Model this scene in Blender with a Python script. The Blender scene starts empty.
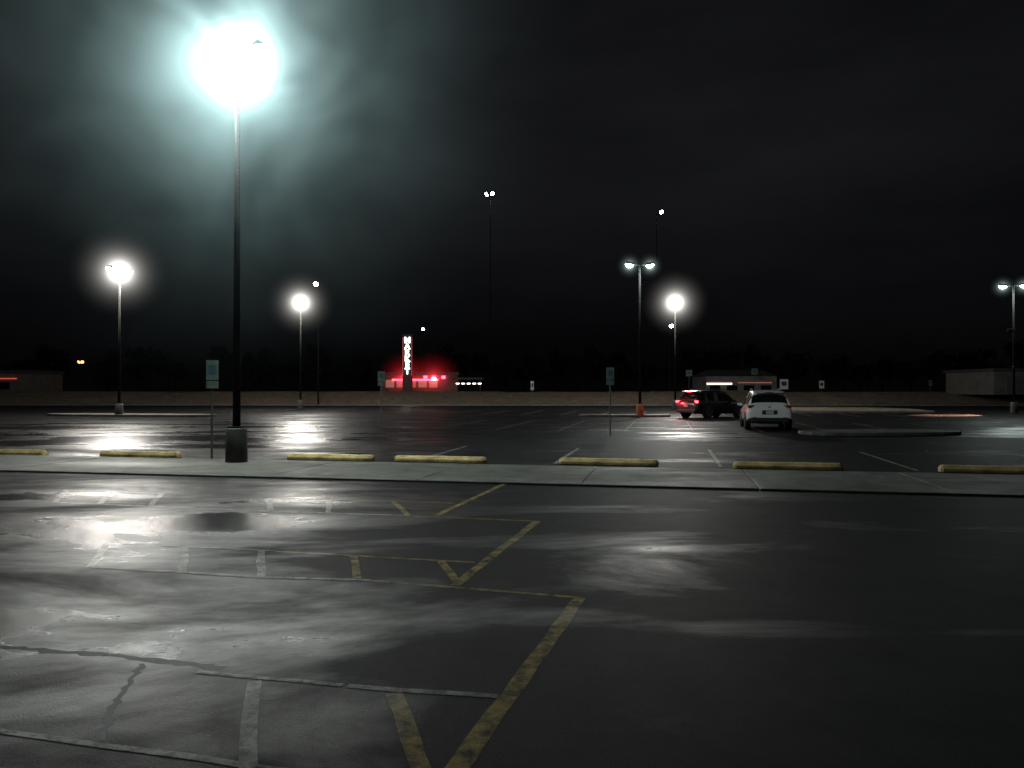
import bpy, bmesh, math, random
from mathutils import Vector, Matrix
random.seed(7)
S=bpy.context.scene
S.view_settings.view_transform='Standard'; S.view_settings.look='None'; S.view_settings.exposure=0
COL=S.collection
R=math.radians
# ---------------------------------------------------------------- materials
def mat(name,base=(0.5,0.5,0.5),rough=0.5,metal=0,emit=None,es=0,var=0.0,vscale=3,bump=0,bscale=30,coat=0,spec=.5,sample=True):
    m=bpy.data.materials.new(name); m.use_nodes=True
    nt=m.node_tree; b=nt.nodes['Principled BSDF']
    b.inputs['Base Color'].default_value=(*base,1); b.inputs['Roughness'].default_value=rough
    b.inputs['Metallic'].default_value=metal
    b.inputs['Coat Weight'].default_value=coat; b.inputs['Specular IOR Level'].default_value=spec
    if emit: 
        b.inputs['Emission Color'].default_value=(*emit,1); b.inputs['Emission Strength'].default_value=es
        if not sample:
            try: m.cycles.emission_sampling='NONE'
            except Exception: pass
    tc=nt.nodes.new('ShaderNodeTexCoord')
    if var>0:
        n=nt.nodes.new('ShaderNodeTexNoise'); n.inputs['Scale'].default_value=vscale; n.inputs['Detail'].default_value=6
        nt.links.new(tc.outputs['Object'],n.inputs['Vector'])
        r=nt.nodes.new('ShaderNodeValToRGB')
        r.color_ramp.elements[0].position=.3; r.color_ramp.elements[1].position=.7
        r.color_ramp.elements[0].color=(*[c*(1-var) for c in base],1)
        r.color_ramp.elements[1].color=(*[min(1,c*(1+var*.6)) for c in base],1)
        nt.links.new(n.outputs['Fac'],r.inputs['Fac']); nt.links.new(r.outputs['Color'],b.inputs['Base Color'])
    if bump>0:
        n2=nt.nodes.new('ShaderNodeTexNoise'); n2.inputs['Scale'].default_value=bscale; n2.inputs['Detail'].default_value=4
        nt.links.new(tc.outputs['Object'],n2.inputs['Vector'])
        bp=nt.nodes.new('ShaderNodeBump'); bp.inputs['Strength'].default_value=bump; bp.inputs['Distance'].default_value=.02
        nt.links.new(n2.outputs['Fac'],bp.inputs['Height']); nt.links.new(bp.outputs['Normal'],b.inputs['Normal'])
    return m

def wet_surface(name, dark, light, paint=None, rmin=.2, rmax=.55, wear=(.34,.56), smin=.42, smax=.05, puddles=True):
    """wet asphalt with drying patches and standing-water puddles; optional worn paint on top of it"""
    m=bpy.data.materials.new(name); m.use_nodes=True
    nt=m.node_tree; N=nt.nodes; L=nt.links; b=N['Principled BSDF']
    geo=N.new('ShaderNodeNewGeometry')
    def noise(scale,detail,rough=.55,vec=None,dist=0):
        n=N.new('ShaderNodeTexNoise'); n.inputs['Scale'].default_value=scale; n.inputs['Detail'].default_value=detail
        n.inputs['Roughness'].default_value=rough; n.inputs['Distortion'].default_value=dist
        L.new(vec or geo.outputs['Position'],n.inputs['Vector']); return n.outputs['Fac']
    def ramp(f,p0,p1,c0,c1):
        r=N.new('ShaderNodeValToRGB'); r.color_ramp.elements[0].position=p0; r.color_ramp.elements[1].position=p1
        r.color_ramp.elements[0].color=c0; r.color_ramp.elements[1].color=c1; L.new(f,r.inputs['Fac']); return r.outputs['Color']
    def mth(op,a,b_=None,clamp=False):
        n=N.new('ShaderNodeMath'); n.operation=op; n.use_clamp=clamp
        for i,v in enumerate((a,b_)):
            if v is None: continue
            if isinstance(v,(int,float)): n.inputs[i].default_value=v
            else: L.new(v,n.inputs[i])
        return n.outputs[0]
    mp=N.new('ShaderNodeMapping'); mp.inputs['Scale'].default_value=(.45,1,1); mp.inputs['Rotation'].default_value=(0,0,R(11)); L.new(geo.outputs['Position'],mp.inputs['Vector'])
    dry=mth('ADD',noise(.42,7,.66,mp.outputs['Vector'],.5),0)
    if puddles:
        # low spots of the lot where water stands: (x, y, rx, ry, depth)
        for x,y,rx,ry,d in ((-4.9,9.3,1.9,1.5,.34),(-3.6,5.8,2.8,1.6,.14),(1.9,8.3,1.3,1.3,.14),(-7.5,12.4,1.6,.9,.2),(-3.4,11.9,1.6,.7,.12),(-14,27,11,4,.24),(-22,36,14,5,.22),(7.5,30,4,4,.22),(24,30,6,4,.2)):
            s=N.new('ShaderNodeVectorMath'); s.operation='SUBTRACT'; L.new(geo.outputs['Position'],s.inputs[0]); s.inputs[1].default_value=(x,y,0)
            s2=N.new('ShaderNodeVectorMath'); s2.operation='MULTIPLY'; L.new(s.outputs[0],s2.inputs[0]); s2.inputs[1].default_value=(1/rx,1/ry,0)
            ln=N.new('ShaderNodeVectorMath'); ln.operation='LENGTH'; L.new(s2.outputs[0],ln.inputs[0])
            g=mth('SUBTRACT',1,mth('MULTIPLY',ln.outputs['Value'],.7),True)
            dry=mth('SUBTRACT',dry,mth('MULTIPLY',g,d))
        sx=N.new('ShaderNodeSeparateXYZ'); L.new(geo.outputs['Position'],sx.inputs[0])
        q=N.new('ShaderNodeMapRange'); L.new(sx.outputs['X'],q.inputs['Value']); q.inputs['From Min'].default_value=-3; q.inputs['From Max'].default_value=3
        q.inputs['To Min'].default_value=.03; q.inputs['To Max'].default_value=.13
        dry=mth('ADD',dry,q.outputs[0])
    wet=ramp(dry,.34,.58,(0,0,0,1),(1,1,1,1))
    agg=noise(90,3,.7)
    col=ramp(agg,.38,.68,(*dark,1),(*light,1))
    med=ramp(noise(1.7,6,.6),.3,.7,(.55,.55,.55,1),(1.3,1.3,1.3,1))
    mul=N.new('ShaderNodeMixRGB'); mul.blend_type='MULTIPLY'; mul.inputs[0].default_value=1
    L.new(col,mul.inputs[1]); L.new(med,mul.inputs[2]); c=mul.outputs[0]
    if paint:
        we=ramp(noise(7,8,.75),wear[0],wear[1],(0,0,0,1),(.9,.9,.9,1))
        mx=N.new('ShaderNodeMixRGB'); L.new(we,mx.inputs[0]); L.new(c,mx.inputs[1]); mx.inputs[2].default_value=(*paint,1); c=mx.outputs[0]
    L.new(c,b.inputs['Base Color'])
    def mr(a,bb):
        n=N.new('ShaderNodeMapRange'); L.new(wet,n.inputs['Value']); n.inputs['To Min'].default_value=a; n.inputs['To Max'].default_value=bb; return n.outputs[0]
    L.new(mr(rmin,rmax),b.inputs['Roughness']); L.new(mr(smin,smax),b.inputs['Specular IOR Level'])
    b1=N.new('ShaderNodeBump'); b1.inputs['Distance'].default_value=.010; L.new(mr(.35,1.0),b1.inputs['Strength']); L.new(noise(70,5,.75),b1.inputs['Height'])
    b2=N.new('ShaderNodeBump'); b2.inputs['Distance'].default_value=.02; b2.inputs['Strength'].default_value=.16
    L.new(noise(4,3,.5),b2.inputs['Height']); L.new(b1.outputs[0],b2.inputs['Normal'])
    L.new(b2.outputs[0],b.inputs['Normal'])
    b.inputs['IOR'].default_value=1.36
    return m
M={}
M['asphalt']=wet_surface('wet_asphalt',(.006,.0062,.0064),(.028,.028,.029))
M['yellow']=wet_surface('worn_yellow_paint',(.010,.010,.010),(.03,.03,.027),paint=(.34,.25,.08),wear=(.38,.60))
M['white']=wet_surface('worn_white_paint',(.010,.010,.010),(.03,.03,.03),paint=(.34,.34,.30),wear=(.38,.60))
M['tar']=mat('tar_sealant',(.006,.006,.006),.6,var=.3,spec=.15)
M['concrete']=wet_surface('damp_concrete',(.085,.082,.072),(.18,.175,.155),rmin=.45,rmax=.65,puddles=False,smin=.4,smax=.2)
M['pedestal']=mat('pedestal_concrete',(.07,.065,.055),.8,var=.4,vscale=5,bump=.4)
M['orangeped']=mat('pedestal_painted',(.36,.13,.07),.7,var=.4,vscale=5)
M['bumper']=mat('bumper_yellow_paint',(.60,.44,.18),.7,var=.55,vscale=5,bump=.6,bscale=25)
M['pole']=mat('bronze_metal',(.010,.0095,.009),.75,.0,var=.3,spec=.08)
M['galv']=mat('galvanised_steel',(.10,.105,.10),.6,.4,var=.3)
M['signg']=mat('sign_green',(.08,.12,.095),.5,var=.2)
M['signw']=mat('sign_white',(.4,.42,.4),.5,var=.15)
M['signb']=mat('sign_blue',(.03,.06,.10),.5,var=.15)
M['carwhite']=mat('car_paint_white',(.74,.74,.72),.3,var=.06,coat=.6)
M['cardark']=mat('car_paint_dark',(.03,.008,.010),.3,.2,var=.1,coat=.8)
M['glass']=mat('car_glass',(.008,.010,.011),.06,var=.1)
M['black']=mat('black_plastic',(.015,.015,.015),.6,var=.2)
M['tyre']=mat('tyre_rubber',(.015,.015,.015),.85,var=.2)
M['rim']=mat('alloy_rim',(.35,.35,.36),.3,.9,var=.1)
M['redoff']=mat('tail_lens',(.22,.01,.01),.2,var=.1)
M['redon']=mat('tail_lens_lit',(.3,.01,.01),.2,emit=(1,.03,.05),es=14)
M['chrome']=mat('chrome',(.6,.6,.6),.15,1,var=.05)
M['grass']=mat('dormant_grass',(.17,.13,.09),.9,var=.5,vscale=1.5,bump=.8,bscale=12)
M['wall']=mat('stucco_wall',(.10,.09,.08),.8,var=.3,vscale=1)
M['wall2']=mat('block_wall',(.14,.14,.145),.8,var=.3,vscale=1)
M['roof']=mat('roof_metal',(.04,.04,.042),.6,var=.3)
M['leaf']=mat('dark_foliage',(.02,.024,.016),1.0,var=.5,vscale=1,spec=.05)
def emi(n,c,s,sm=False): return mat(n,(.2,.2,.2),.4,emit=c,es=s,var=.05,sample=sm)
M['e_cool']=emi('lamp_lens_cool',(.82,1,.97),60)
M['e_warm']=emi('lamp_lens_warm',(1,.96,.88),60)
M['e_small']=emi('lamp_lens_distant',(.85,1,.98),22)
M['e_orange']=emi('lamp_lens_sodium',(1,.28,.10),5)
M['e_red']=emi('neon_red',(1,.03,.06),12,True)
M['e_red2']=emi('neon_red_dim',(1,.1,.06),.5)
M['e_white']=emi('sign_letter_white',(1,.9,.85),5)
M['e_window']=emi('lit_window',(1,.75,.65),2.2)
M['e_amber']=emi('lit_amber',(1,.3,.16),.2)
def halo_mat(name,color,k,Rr,core=.3,noise=0,power=3,rate=.7):  # self-emitting volume with radial falloff; the glow is painted, nothing scatters
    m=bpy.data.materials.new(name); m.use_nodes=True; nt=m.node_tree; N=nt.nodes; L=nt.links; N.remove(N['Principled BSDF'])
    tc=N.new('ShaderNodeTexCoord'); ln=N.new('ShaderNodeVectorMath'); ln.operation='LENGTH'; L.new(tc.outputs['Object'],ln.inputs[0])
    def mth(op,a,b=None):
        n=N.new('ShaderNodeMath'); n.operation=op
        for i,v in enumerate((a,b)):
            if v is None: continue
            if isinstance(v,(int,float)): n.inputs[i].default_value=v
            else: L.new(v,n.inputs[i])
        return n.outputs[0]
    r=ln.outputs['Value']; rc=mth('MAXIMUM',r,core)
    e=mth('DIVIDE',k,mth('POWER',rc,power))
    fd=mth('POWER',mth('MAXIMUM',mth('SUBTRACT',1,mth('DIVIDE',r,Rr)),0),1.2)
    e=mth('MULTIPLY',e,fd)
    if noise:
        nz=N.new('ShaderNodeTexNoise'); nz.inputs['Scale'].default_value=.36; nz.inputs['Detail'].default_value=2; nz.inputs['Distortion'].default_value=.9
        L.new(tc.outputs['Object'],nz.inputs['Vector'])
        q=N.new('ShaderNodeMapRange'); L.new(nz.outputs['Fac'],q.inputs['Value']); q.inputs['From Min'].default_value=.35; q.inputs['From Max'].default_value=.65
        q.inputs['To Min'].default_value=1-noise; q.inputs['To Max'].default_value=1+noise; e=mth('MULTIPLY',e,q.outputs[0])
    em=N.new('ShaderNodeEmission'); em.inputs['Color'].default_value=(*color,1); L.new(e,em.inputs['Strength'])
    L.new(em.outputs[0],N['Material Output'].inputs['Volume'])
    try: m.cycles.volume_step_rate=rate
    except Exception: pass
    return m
# ---------------------------------------------------------------- helpers
def link(o,parent=None):
    COL.objects.link(o)
    if parent: o.parent=parent
    return o
def empty(name,loc,yaw=0):
    e=bpy.data.objects.new(name,None); e.location=loc; e.rotation_euler=(0,0,yaw); e.empty_display_size=.3
    return link(e)
def from_bm(name,bm,m,parent=None,loc=(0,0,0),rot=(0,0,0),smooth=False,bevel=0):
    me=bpy.data.meshes.new(name); bm.normal_update(); bm.to_mesh(me); bm.free()
    for mm in (m if isinstance(m,list) else [m]): me.materials.append(mm)
    if smooth:
        for p in me.polygons: p.use_smooth=True
    o=bpy.data.objects.new(name,me); o.location=loc; o.rotation_euler=rot; link(o,parent)
    if bevel:
        md=o.modifiers.new('b','BEVEL'); md.width=bevel; md.segments=2; md.limit_method='ANGLE'
    return o
def box(name,size,loc,m,parent=None,rot=(0,0,0),bevel=0):
    bm=bmesh.new(); bmesh.ops.create_cube(bm,size=1); bmesh.ops.scale(bm,vec=size,verts=bm.verts)
    return from_bm(name,bm,m,parent,loc,rot,bevel=bevel)
def cyl(name,r1,r2,h,loc,m,parent=None,rot=(0,0,0),seg=16,bevel=0,smooth=True):
    bm=bmesh.new(); bmesh.ops.create_cone(bm,cap_ends=True,segments=seg,radius1=r1,radius2=r2,depth=h)
    o=from_bm(name,bm,m,parent,loc,rot,bevel=bevel)
    if smooth:
        for p in o.data.polygons: p.use_smooth=len(p.vertices)==4
    return o
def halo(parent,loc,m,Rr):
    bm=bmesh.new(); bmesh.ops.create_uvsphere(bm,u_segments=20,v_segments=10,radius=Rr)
    return from_bm('painted_glow',bm,m,parent,loc)  # sphere of painted glow, standing in for glare around a light
ZC=[0.0]
def strip_bm(bm,a,b,w,z):
    ZC[0]+=.00006; z+=ZC[0]
    a=Vector((a[0],a[1],0)); b=Vector((b[0],b[1],0)); d=(b-a); L=d.length; d.normalize(); n=Vector((-d.y,d.x,0))*w/2
    k=max(1,int(L/.25)); prev=None
    for i in range(k+1):
        p=a+d*L*i/k; j=Vector((random.uniform(-.007,.007),random.uniform(-.007,.007),0))
        v=(bm.verts.new(p+n*random.uniform(.85,1.08)+j+Vector((0,0,z))),bm.verts.new(p-n*random.uniform(.85,1.08)+j+Vector((0,0,z))))
        if prev: bm.faces.new((prev[1],v[1],v[0],prev[0]))
        prev=v
def polyslab(name,pts,h,m,parent=None,bevel=.03,z=0):
    bm=bmesh.new(); vs=[bm.verts.new((x,y,z)) for x,y in pts]; f=bm.faces.new(vs)
    if f.normal.z<0: f.normal_flip()
    r=bmesh.ops.extrude_face_region(bm,geom=[f])
    for v in r['geom']:
        if isinstance(v,bmesh.types.BMVert): v.co.z+=h
    bmesh.ops.recalc_face_normals(bm,faces=bm.faces)
    return from_bm(name,bm,m,parent,bevel=bevel)
# ---------------------------------------------------------------- ground
bm=bmesh.new(); bmesh.ops.create_grid(bm,x_segments=8,y_segments=8,size=700)
from_bm('asphalt_ground',bm,M['asphalt'])
KA=R(-11.5); kd=Vector((math.cos(KA),math.sin(KA),0)); kn=Vector((-math.sin(KA),math.cos(KA),0))
K0=Vector((0,13.95,0))
def K(u,v): p=K0+kd*u+kn*v; return (p.x,p.y)
side=empty('sidewalk',(0,0,0))
u=-75.0; i=0
while u<70:
    L=3.05
    polyslab('slab_%d'%i,[K(u,.17),K(u+L-.015,.17),K(u+L-.015,3.25),K(u,3.25)],.032+random.uniform(-.003,.003),M['concrete'],side,bevel=.010)
    u+=L; i+=1
u=-75.0; i=0
while u<70:
    polyslab('kerbstone_%d'%i,[K(u,-.04),K(u+6.08,-.04),K(u+6.08,.16),K(u,.16)],.034,M['concrete'],side,bevel=.03); u+=6.1; i+=1
# parking stops
def bumper(x,y):
    e=empty('parking_bumper',(x,y,0),KA+R(random.uniform(-1.5,1.5)))
    bm=bmesh.new(); prof=[(-.1,0),(-.1,.07),(-.055,.145),(.055,.145),(.1,.07),(.1,0)]
    rings=[]
    for s,k in ((-1.12,.75),(-1.06,1),(-.7,1),(-.4,1),(0,1),(.4,1),(.7,1),(1.06,1),(1.12,.75)):
        dj=random.uniform(-.006,.004)
        rings.append([bm.verts.new((s,a*k,(b+(dj if b>.1 else 0))*(k if b>.1 else 1)+.004)) for a,b in prof])
    for a,b in zip(rings,rings[1:]):
        for j in range(6): bm.faces.new((a[j],a[(j+1)%6],b[(j+1)%6],b[j]))
    bm.faces.new(rings[0]); bm.faces.new(rings[-1][::-1]); bmesh.ops.recalc_face_normals(bm,faces=bm.faces)
    from_bm('concrete_bar',bm,M['bumper'],e,bevel=.012)
    for sx in (-.75,.75): cyl('rebar_pin',.014,.014,.02,(sx,0,.157),M['galv'],e)
for x,y in ((-13.2,20.2),(-9.4,19.5),(-4.4,18.65),(-1.69,18.15),(2.18,17.45),(5.91,16.55),(9.95,15.75),(13.7,14.9)): bumper(x,y)
# markings
bm=bmesh.new(); Z=.0012
yl=[((.56,6.32),(-.30,3.30),.11),((.56,6.32),(-1.27,6.89),.06),
((.324,9.99),(-.497,6.71),.10),((.324,9.99),(-1.66,10.47),.06),
((-.13,14.0),(-1.02,10.45),.10),((-.366,7.61),(-2.5,8.13),.06),((-.857,11.58),(-2.5,11.88),.06),
((-1.80,11.75),(-1.4,10.42),.08),((-.72,7.7),(-.47,6.78),.08),((-1.62,7.9),(-1.40,6.95),.08),
((-.66,4.33),(-.36,3.3),.10)]
for a,b,w in yl: strip_bm(bm,a,b,w,Z)
from_bm('yellow_parking_lines',bm,M['yellow'])
bm=bmesh.new()
wl=[((-.07,4.29),(-.95,4.43),.06),((-.98,4.44),(-1.9,4.66),.05),((-1.50,4.50),(-1.17,3.4),.085),((-2.75,3.9),(-.9,3.42),.05),
((-1.27,6.9),(-2.25,7.0),.06),((-2.25,7.0),(-4.03,7.4),.06),((-2.5,8.14),(-4.47,8.58),.06),((-4.5,8.6),(-4.05,7.4),.08),((-3.56,8.39),(-3.07,7.19),.08),((-2.66,8.18),(-2.28,7.0),.08),
((-1.66,10.48),(-3.37,10.8),.07),((-3.37,10.8),(-6.86,11.65),.07),((-2.5,11.9),(-3.78,12.12),.08),((-5.73,12.65),(-7.6,13.1),.08),
((-3.80,12.1),(-3.42,10.9),.09),((-2.83,12.0),(-2.55,10.7),.08),((-7.55,13.05),(-6.9,11.65),.09),((-5.75,12.65),(-5.3,11.3),.09),((-6.7,12.85),(-6.15,11.5),.08)]
for a,b,w in wl: strip_bm(bm,a,b,w,Z+.0008)
Z=.004
for uu in (-15,-11.3,-7.4,-3.2,.2,3.9,7.9,11.7,15.5): strip_bm(bm,K(uu,3.9),K(uu,8.9),.1,Z)
for k in range(-12,14):
    uu=k*2.75+1; strip_bm(bm,K(uu,18.5),K(uu,28.5),.1,Z); strip_bm(bm,K(uu,38.5),K(uu,48.5),.1,Z)
strip_bm(bm,K(-32,23.5),K(8,23.5),.1,Z+.004)
from_bm('white_parking_lines',bm,M['white'])
bm=bmesh.new()
def crack(pts,w,z):
    prev=None
    for a,b in zip(pts,pts[1:]):
        n=14
        for i in range(n+(b==pts[-1])):
            t=i/n; x=a[0]+(b[0]-a[0])*t; y=a[1]+(b[1]-a[1])*t
            ww=w*random.uniform(.5,1.2); jx=random.uniform(-.012,.012)
            d=Vector((b[0]-a[0],b[1]-a[1])).normalized()
            v=(bm.verts.new((x-d.y*ww/2+jx,y+d.x*ww/2+jx,z)),bm.verts.new((x+d.y*ww/2+jx,y-d.x*ww/2+jx,z)))
            if prev: bm.faces.new((prev[1],v[1],v[0],prev[0]))
            prev=v
crack([(-3.6,5.15),(-2.6,4.95),(-1.75,4.72)],.07,.0011)
crack([(-2.30,4.8),(-2.15,4.2),(-2.0,3.75)],.05,.0008)
from_bm('tar_crack_seal',bm,M['tar'])
# islands
def island(pts,fill=None):
    e=empty('traffic_island',(0,0,0)); polyslab('kerb',pts,.14,M['concrete'],e,bevel=.03)
    if fill:
        cx=sum(p[0] for p in pts)/len(pts); cy=sum(p[1] for p in pts)/len(pts)
        polyslab('planting',[(cx+(x-cx)*.93,cy+(y-cy)*.88) for x,y in pts],.05,M['grass'],e,bevel=.02,z=.142)
def blob(cx,cy,a,b,rot=0,n=20,p=2.8):
    o=[]
    for i in range(n):
        t=2*math.pi*i/n; c,s=math.cos(t),math.sin(t)
        x=a*math.copysign(abs(c)**(2/p),c); y=b*math.copysign(abs(s)**(2/p),s)
        o.append((cx+x*math.cos(rot)-y*math.sin(rot),cy+x*math.sin(rot)+y*math.cos(rot)))
    return o
island(blob(14.1,29.6,3.1,1.3,R(6)))
island(blob(26,62,6.5,7.5,R(-8)),True)
island(blob(7.2,49.4,2.9,1.0,R(-8)))
island(blob(-25,50.5,6,1.2,R(-10)))
# grass bank
bm=bmesh.new(); rows=[(84,.0),(84.01,.13),(84.35,.15),(88,.8),(92,1.45),(96,1.5),(135,1.45)]
xs=[-150+i*2 for i in range(151)]; gr=[]
for yy,z in rows:
    gr.append([bm.verts.new((x,yy+x*-.03+(random.uniform(-.3,.3) if z>.2 else 0),z-.02+(random.uniform(-.08,.08) if z>.5 else 0))) for x in xs])
for r,(a,b) in enumerate(zip(gr,gr[1:])):
    for i in range(len(xs)-1):
        f=bm.faces.new((a[i],a[i+1],b[i+1],b[i])); f.material_index=1 if r<2 else 0
from_bm('grass_bank',bm,[M['grass'],M['concrete']],smooth=False)
# ---------------------------------------------------------------- lamps
def lamp(x,y,H,heads,power,color,lens,yaw=0,tilt=25,ped='pedestal',small=False,pole_r=.09,arm=.75,scale=1.0,hl=None,bowl=.24,one=True):
    e=empty('street_lamp',(x,y,0),yaw); ph=.82
    if not small:
        cyl('pedestal',.25,.235,ph,(0,0,ph/2),M[ped],e,seg=24,bevel=.03)
        box('base_plate',(.32,.32,.04),(0,0,ph+.021),M['pole'],e,bevel=.01)
    else: ph=0
    cyl('pole',pole_r,pole_r*.6,H-ph+.1,(0,0,ph+.04+(H-ph+.1)/2),M['pole'],e,seg=12)
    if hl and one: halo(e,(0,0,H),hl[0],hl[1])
    for i,a in enumerate(heads):
        h=empty('head_%d'%i,(0,0,H),a); h.parent=e; h.scale=(scale,)*3
        cyl('arm',.035,.035,arm,(arm/2,0,0),M['pole'],h,rot=(0,R(90),0),seg=8)
        hd=empty('fixture',(arm+.1,0,0)); hd.parent=h; hd.rotation_euler=(0,R(-tilt),0)
        bm=bmesh.new(); bmesh.ops.create_cube(bm,size=1)
        for v in bm.verts:
            k=.72 if v.co.z>0 else 1
            v.co=Vector((v.co.x*.66*k+.25,v.co.y*.46*k,v.co.z*.16+.05))
        from_bm('housing',bm,M['pole'],hd,bevel=.02)
        bm=bmesh.new(); bmesh.ops.create_uvsphere(bm,u_segments=16,v_segments=8,radius=bowl)
        for v in bm.verts: v.co.z=max(-1,min(.0,v.co.z))*.75; v.co.x*=1.15
        from_bm('refractor_bowl',bm,M[lens],hd,(.25,0,-.045),smooth=True)
        if power>0:
            ld=bpy.data.lights.new('bulb','POINT'); ld.energy=power; ld.color=color; ld.shadow_soft_size=.15
            lo=bpy.data.objects.new('bulb',ld); lo.location=(.25,0,-.42); link(lo,hd)
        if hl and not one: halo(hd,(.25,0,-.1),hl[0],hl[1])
    return e
cool=(.86,1,.97); warm=(1,.96,.88)
H1=halo_mat('painted_glow_cool',(.64,.98,.97),.78,8.0,core=.5,noise=.75,power=2.75,rate=.42)
H2=halo_mat('painted_glow_warm',(1,.96,.90),.42,3.0,core=.3,power=3.2)
H3=halo_mat('painted_glow_small',(.75,1,.93),.015,.9,core=.15)
HR=halo_mat('painted_glow_red',(1,.03,.05),.3,4.5,core=.5,power=2)
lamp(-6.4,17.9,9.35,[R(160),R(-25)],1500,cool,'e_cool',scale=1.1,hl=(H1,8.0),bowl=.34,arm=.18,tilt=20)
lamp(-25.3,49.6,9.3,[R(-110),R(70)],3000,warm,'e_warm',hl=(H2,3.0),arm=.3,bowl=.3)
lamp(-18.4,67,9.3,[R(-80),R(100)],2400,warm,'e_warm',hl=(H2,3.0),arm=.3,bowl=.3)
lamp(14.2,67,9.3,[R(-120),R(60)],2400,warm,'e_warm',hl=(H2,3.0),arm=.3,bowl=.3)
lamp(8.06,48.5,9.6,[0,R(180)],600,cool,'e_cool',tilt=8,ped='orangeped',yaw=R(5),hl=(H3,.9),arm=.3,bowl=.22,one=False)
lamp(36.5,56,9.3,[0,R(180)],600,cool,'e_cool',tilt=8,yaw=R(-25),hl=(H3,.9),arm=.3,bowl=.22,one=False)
# invented floodlight added to the right hand pole to cast a warm ground patch
fl=empty('added_flood',(36.1,55.8,6.0)); box('housing',(.35,.25,.25),(0,0,0),M['pole'],fl,bevel=.02)
box('added_flood_bracket',(.35,.06,.06),(.28,.1,0),M['pole'],fl)
ld=bpy.data.lights.new('added_flood_bulb','SPOT'); ld.energy=34000; ld.color=(1,.46,.28); ld.spot_size=R(24); ld.spot_blend=.4; ld.shadow_soft_size=.05
lo=bpy.data.objects.new('added_flood_bulb',ld); lo.location=(-.30,-.10,-.2); link(lo,fl); lo.rotation_euler=Vector((-6.1,-3.5,-5.8)).to_track_quat('-Z','Y').to_euler()
# far small lamps
lamp(-21.4,85,13.1,[R(-90)],0,cool,'e_warm',small=True,tilt=50)
lamp(-3.1,110,29.5,[R(-60),R(-150)],0,cool,'e_cool',small=True,tilt=50,pole_r=.08,arm=.3)
lamp(20.7,110,26.8,[R(-60)],0,cool,'e_cool',small=True,tilt=50,pole_r=.08)
lamp(-14.9,130,11.8,[R(-90)],0,cool,'e_small',small=True,tilt=40)
lamp(20.7,101,9.9,[R(-90)],0,cool,'e_cool',small=True,tilt=40)
lamp(-67,120,5.9,[R(-60),R(-120)],0,cool,'e_orange',small=True,tilt=50,arm=.2)
# ---------------------------------------------------------------- signs
def sign(x,y,top,w,h,m,yaw=0,second=False,name='parking_sign',z0=0):
    e=empty(name,(x,y,z0),yaw)
    box('post',(.05,.03,top-.04),(0,0.02,(top-.04)/2),M['galv'],e,bevel=.005)
    hh=h*.7 if second else h
    box('panel',(w,.012,hh),(0,-.008,top-hh/2),M[m],e,bevel=.004)
    box('legend',(w*.6,.004,hh*.42),(0,-.018,top-hh*.45),M['signb' if m!='signw' else 'black'],e)
    if second: box('lower_plate',(w,.012,h*.26),(0,-.008,top-h*.87),M['signg' if m=='signg' else m],e,bevel=.004)
    for zz in (top-.05,top-hh+.05): cyl('bolt',.012,.012,.01,(0,-.019,zz),M['galv'],e,rot=(R(90),0,0),seg=8)
sign(-7.3,18.75,2.42,.30,.68,'signg',R(40),True)
sign(3.7,29,2.55,.30,.66,'signg',R(10),True)
sign(-5.6,33,2.5,.30,.62,'signg',R(20),True)
for x,y,t,w,h,m in ((32.5,92,1.9,1.0,1.2,'signw'),(37,92,1.7,.6,.9,'signw'),(2.5,95,1.7,.4,1.1,'signw'),(50,92,1.8,.4,.7,'signg'),(31.5,100,3.4,.8,.8,'signg'),(23,100,3.2,.8,.8,'signg')):
    sign(x,y,t,w,h,m,0,False,'traffic_sign',1.1)
# ---------------------------------------------------------------- buildings
def text(s,size,loc,m,parent,rot=(R(90),0,0)):
    cu=bpy.data.curves.new('letter','FONT'); cu.body=s; cu.size=size; cu.align_x='CENTER'; cu.align_y='CENTER'; cu.extrude=.04; cu.offset=.035
    o=bpy.data.objects.new('letter_'+s,cu); COL.objects.link(o)
    bpy.context.view_layer.update()
    me=bpy.data.meshes.new_from_object(o.evaluated_get(bpy.context.evaluated_depsgraph_get())); bpy.data.objects.remove(o)
    me.materials.clear(); me.materials.append(m)
    o=bpy.data.objects.new('letter_'+s,me); o.location=loc; o.rotation_euler=rot; link(o,parent)
e=empty('pylon_sign',(-16,118,1.4))
box('tower',(1.5,.6,8.6),(0,0,4.3),M['roof'],e,bevel=.05)
box('cap',(1.7,.8,.25),(0,0,8.73),M['roof'],e,bevel=.05)
for sx in (-.68,.68): box('neon_edge',(.06,.06,5.9),(sx,-.34,5.4),M['e_red2'],e)
for i,c in enumerate('MARKET'): text(c,1.25,(0,-.36,7.9-i*.95),M['e_white'],e)
e=empty('roadside_store',(-14.5,124,1.4))
box('walls',(12,7,2.6),(0,0,1.3),M['wall'],e)
box('parapet',(12.4,7.4,.5),(0,0,2.86),M['roof'],e,bevel=.03)
for i in range(5): box('window_%d'%i,(1.3,.06,1.2),(-4.6+i*1.7,-3.54,1.3),M['e_amber'],e)
box('red_fascia',(7.2,.1,.25),(-.6,-3.78,1.9),M['e_red'],e)
box('canopy',(5,4,.3),(7.6,-3,2.1),M['roof'],e,bevel=.03)
for i in range(5): box('canopy_light_%d'%i,(.5,.1,.16),(6.1+i*.85,-5.06,1.3),M['e_white'],e)
for sx in (6,9.6): cyl('canopy_post',.08,.08,1.95,(sx,-4.6,.97),M['galv'],e)
for dx in (-2.2,1,2.3,3.8): box('neon_panel',(.6,.08,.45),(dx,-3.86,2.3),M['e_red'],e)
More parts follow.
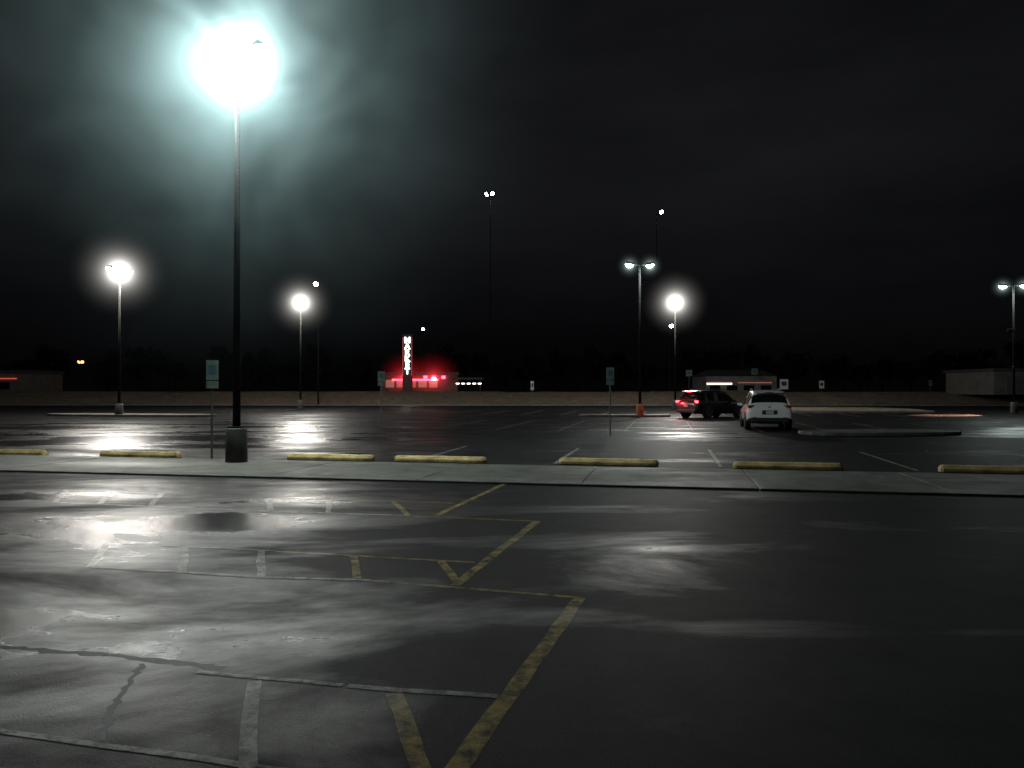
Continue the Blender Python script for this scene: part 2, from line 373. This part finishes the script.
box('neon_panel',(.7,.08,.4),(2.3,-3.92,2.0),M['e_white'],e)
for dx in (-2.2,2.3): halo(e,(dx,-4,2.1),HR,4.5)  # red glow painted into the air around the neon
e=empty('shop_building',(31,108,1.4))
box('walls',(9.5,8,2.2),(0,0,1.1),M['wall2'],e)
bm=bmesh.new()
P=[(-5,-4.3,2.2),(5,-4.3,2.2),(5,4.3,2.2),(-5,4.3,2.2),(-3.6,-1,3.1),(3.6,-1,3.1),(3.6,1,3.1),(-3.6,1,3.1)]
vs=[bm.verts.new(p) for p in P]
for f in ((0,1,5,4),(1,2,6,5),(2,3,7,6),(3,0,4,7),(4,5,6,7),(3,2,1,0)): bm.faces.new([vs[i] for i in f])
from_bm('hip_roof',bm,M['roof'],e)
box('lit_transom',(3.4,.08,.22),(-3.0,-4.06,1.15),M['e_window'],e)
box('amber_transom',(4.6,.08,.14),(1.8,-4.06,1.3),M['e_amber'],e)
for i in range(4): box('window_%d'%i,(1.4,.06,.7),(-3.6+i*2.3,-4.05,.6),M['glass'],e)
e=empty('warehouse_building',(64,86,1.2))
box('walls',(26,9,2.5),(0,0,1.25),M['wall'],e)
box('roof_edge',(26.5,9.4,.3),(0,0,2.66),M['roof'],e,bevel=.04)
for i in range(6): box('door_%d'%i,(2.4,.08,1.9),(-10.5+i*4,-4.55,1),M['galv'],e)
e=empty('store_building',(-80,112,1.4))
box('walls',(24,9,2.6),(0,0,1.3),M['wall'],e)
box('parapet',(24.4,9.4,.5),(0,0,2.86),M['roof'],e)
box('red_fascia',(21,.1,.18),(0.5,-4.78,1.9),M['e_red2'],e)
for i in range(5): box('window_%d'%i,(2.6,.06,1.0),(-9+i*4.4,-4.55,.9),M['glass'],e)
# ---------------------------------------------------------------- tree line (single mass)
bm=bmesh.new()
def leafcloud(cx,cy,cz,rx,rz,n):
    for _ in range(n):
        a=random.uniform(0,2*math.pi); r=random.random()**.4; th=math.acos(random.uniform(-1,1))
        c=Vector((cx+rx*r*math.sin(th)*math.cos(a),cy+rx*r*math.sin(th)*math.sin(a),cz+rz*r*math.cos(th)))
        s=random.uniform(.25,.6); q=Matrix.Rotation(random.uniform(0,6.3),3,Vector((random.uniform(-1,1),random.uniform(-1,1),random.uniform(-1,1))).normalized())
        vs=[bm.verts.new(c+q@Vector(p)*s) for p in ((-1,-.6,0),(1,-.6,0),(.6,.7,0),(-.7,.6,0))]; bm.faces.new(vs)
for i in range(75):
    x=-150+i*4+random.uniform(-2,2); y=random.uniform(150,175); h=random.uniform(5,10.5)
    r=bmesh.ops.create_cone(bm,cap_ends=False,segments=6,radius1=.3,radius2=.08,depth=h*.8,matrix=Matrix.Translation((x,y,1.2+h*.4)))
    for k in range(4): leafcloud(x+random.uniform(-1.8,1.8),y+random.uniform(-1,1),1.5+h*random.uniform(.4,.85),random.uniform(1.2,2.6),h*random.uniform(.15,.28),80)
from_bm('distant_trees',bm,M['leaf'])
# ---------------------------------------------------------------- cars
def suv(loc,yaw,paint,lit,name='parked_suv'):
    e=empty(name,loc,yaw)
    st=[(-2.28,.46,.70,.80,.70,.60),(-2.25,.34,.85,.99,.88,.74),(-2.12,.28,1.0,1.12,.92,.74),(-1.80,.26,1.03,1.57,.93,.66),(-1.5,.25,1.02,1.67,.935,.67),(-1.42,.25,1.02,1.675,.935,.67),
        (-.62,.24,.99,1.70,.935,.69),(-.54,.24,.99,1.70,.935,.69),(.35,.24,.97,1.67,.935,.69),(.62,.24,.96,1.57,.935,.69),(1.2,.24,.95,1.08,.93,.76),(1.32,.24,.93,1.02,.93,.77),(1.9,.25,.86,.93,.91,.73),(2.2,.30,.73,.81,.83,.62),(2.28,.42,.6,.67,.70,.5)]
    bm=bmesh.new(); rings=[]
    for x,zb,zl,zt,wb,wt in st:
        half=[(0,zb),(.88*wb,zb),(wb,zb+.13),(wb*1.005,(zb+zl)/2+.06),(.97*wb,zl),(wt,zt-.06),(.86*wt,zt),(0,zt+.012)]
        ring=[bm.verts.new((x,y,z)) for y,z in half]+[bm.verts.new((x,-y,z)) for y,z in half[-2:0:-1]]
        rings.append(ring)
    n=14
    for r in range(len(rings)-1):
        a,b=rings[r],rings[r+1]; xm=(st[r][0]+st[r+1][0])/2
        for k in range(n):
            f=bm.faces.new((a[k],a[(k+1)%n],b[(k+1)%n],b[k])); f.smooth=True
            kk=k if k<7 else 13-k
            if kk==4 and -1.8<xm<1.2 and (st[r+1][0]-st[r][0])>.1: f.material_index=1
            if kk in(5,6) and (r==2 or r==9): f.material_index=1
            if kk in(0,1): f.material_index=2
    for ring in (rings[0],rings[-1]):
        f=bm.faces.new(ring); f.smooth=True
    bmesh.ops.recalc_face_normals(bm,faces=bm.faces)
    o=from_bm('body',bm,[M[paint],M['glass'],M['black']],e)
    sd=o.modifiers.new('s','SUBSURF'); sd.levels=2; sd.render_levels=2
    for wx in (-1.35,1.38):
        for s in (-1,1):
            cyl('wheel_arch',.42,.42,.1,(wx,s*.895,.39),M['black'],e,rot=(R(90),0,0),seg=32)
            cyl('tyre',.35,.35,.24,(wx,s*.84,.35),M['tyre'],e,rot=(R(90),0,0),seg=32,bevel=.03)
            cyl('rim',.23,.23,.02,(wx,s*.968,.35),M['rim'],e,rot=(R(90),0,0),seg=24)
            for q in range(5):
                a=q*2*math.pi/5; box('spoke',(.19,.012,.05),(wx+.11*math.cos(a),s*.984,.35+.11*math.sin(a)),M['black'],e,rot=(0,-a+R(36),0))
    T=M['redon'] if lit else M['redoff']
    for s in (-1,1):
        box('tail_light',(.14,.30,.13),(-2.16,s*.72,1.0),T,e,rot=(0,0,s*R(22)),bevel=.03)
        box('reflector',(.03,.16,.05),(-2.275,s*.6,.52),M['redoff'],e,bevel=.01)
        box('headlight',(.2,.32,.12),(2.1,s*.66,.74),M['chrome'],e,rot=(0,0,-s*R(25)),bevel=.03)
        box('mirror',(.14,.2,.13),(.85,s*1.02,1.05),M[paint],e,bevel=.04)
        box('roof_rail',(1.9,.04,.04),(-.5,s*.60,1.735),M['black'],e,bevel=.012)
        cyl('exhaust',.035,.035,.12,(-2.25,s*.55,.33),M['chrome'],e,rot=(0,R(90),0))
        box('door_handle',(.16,.03,.03),(-.35,s*.95,.88),M['chrome'],e,bevel=.008)
        box('door_handle',(.16,.03,.03),(.6-1.85,s*.95,.90),M['chrome'],e,bevel=.008)
    box('rear_bumper',(.12,1.5,.2),(-2.25,0,.44),M['black'],e,bevel=.04)
    box('license_recess',(.02,.62,.18),(-2.285,0,.76),M['black'],e,bevel=.01)
    box('license_plate',(.012,.31,.15),(-2.302,0,.76),M['signw'],e,bevel=.003)
    box('badge',(.01,.12,.07),(-2.24,0,.97),M['chrome'],e,bevel=.003)
    box('roof_spoiler',(.26,1.16,.045),(-1.86,0,1.62),M[paint],e,rot=(0,R(-8),0),bevel=.018)
    box('third_brake_light',(.02,.32,.03),(-1.995,0,1.60),T,e,bevel=.005)
    box('rear_wiper',(.02,.38,.02),(-2.04,.12,1.25),M['black'],e,rot=(R(12),R(35),0))
    if lit:
        ld=bpy.data.lights.new('brake_glow','POINT'); ld.energy=40; ld.color=(1,.05,.05); ld.shadow_soft_size=.08
        lo=bpy.data.objects.new('brake_glow',ld); lo.location=(-2.45,.5,1.0); link(lo,e)
suv((11.35,34.6,0),R(77),'carwhite',False)
suv((12.35,47.6,0),R(34),'cardark',True)
# ---------------------------------------------------------------- sky
w=bpy.data.worlds.new('World'); S.world=w; w.use_nodes=True; nt=w.node_tree; bg=nt.nodes['Background']
tc=nt.nodes.new('ShaderNodeTexCoord'); nz=nt.nodes.new('ShaderNodeTexNoise'); nz.inputs['Scale'].default_value=2.2; nz.inputs['Detail'].default_value=5
mp=nt.nodes.new('ShaderNodeMapping'); mp.inputs['Scale'].default_value=(1,1,3.5)
nt.links.new(tc.outputs['Generated'],mp.inputs['Vector']); nt.links.new(mp.outputs[0],nz.inputs['Vector'])
rp=nt.nodes.new('ShaderNodeValToRGB'); rp.color_ramp.elements[0].color=(.0038,.0040,.0050,1); rp.color_ramp.elements[1].color=(.0098,.0100,.0112,1)
rp.color_ramp.elements[0].position=.3; rp.color_ramp.elements[1].position=.75
sp=nt.nodes.new('ShaderNodeSeparateXYZ'); nt.links.new(tc.outputs['Generated'],sp.inputs[0])
hr=nt.nodes.new('ShaderNodeMapRange'); nt.links.new(sp.outputs['Z'],hr.inputs['Value']); hr.inputs['From Min'].default_value=.02; hr.inputs['From Max'].default_value=.26; hr.inputs['To Min'].default_value=.14; hr.inputs['To Max'].default_value=1
nt.links.new(nz.outputs['Fac'],rp.inputs['Fac']); nt.links.new(rp.outputs[0],bg.inputs['Color']); nt.links.new(hr.outputs[0],bg.inputs['Strength'])
# ---------------------------------------------------------------- camera
cd=bpy.data.cameras.new('camera'); cd.sensor_width=36; cd.lens=770/1024*36; cd.clip_end=2000; cd.clip_start=.05
c=bpy.data.objects.new('camera',cd); c.location=(0,0,1.7); c.rotation_euler=(R(90.45),0,0); COL.objects.link(c); S.camera=c
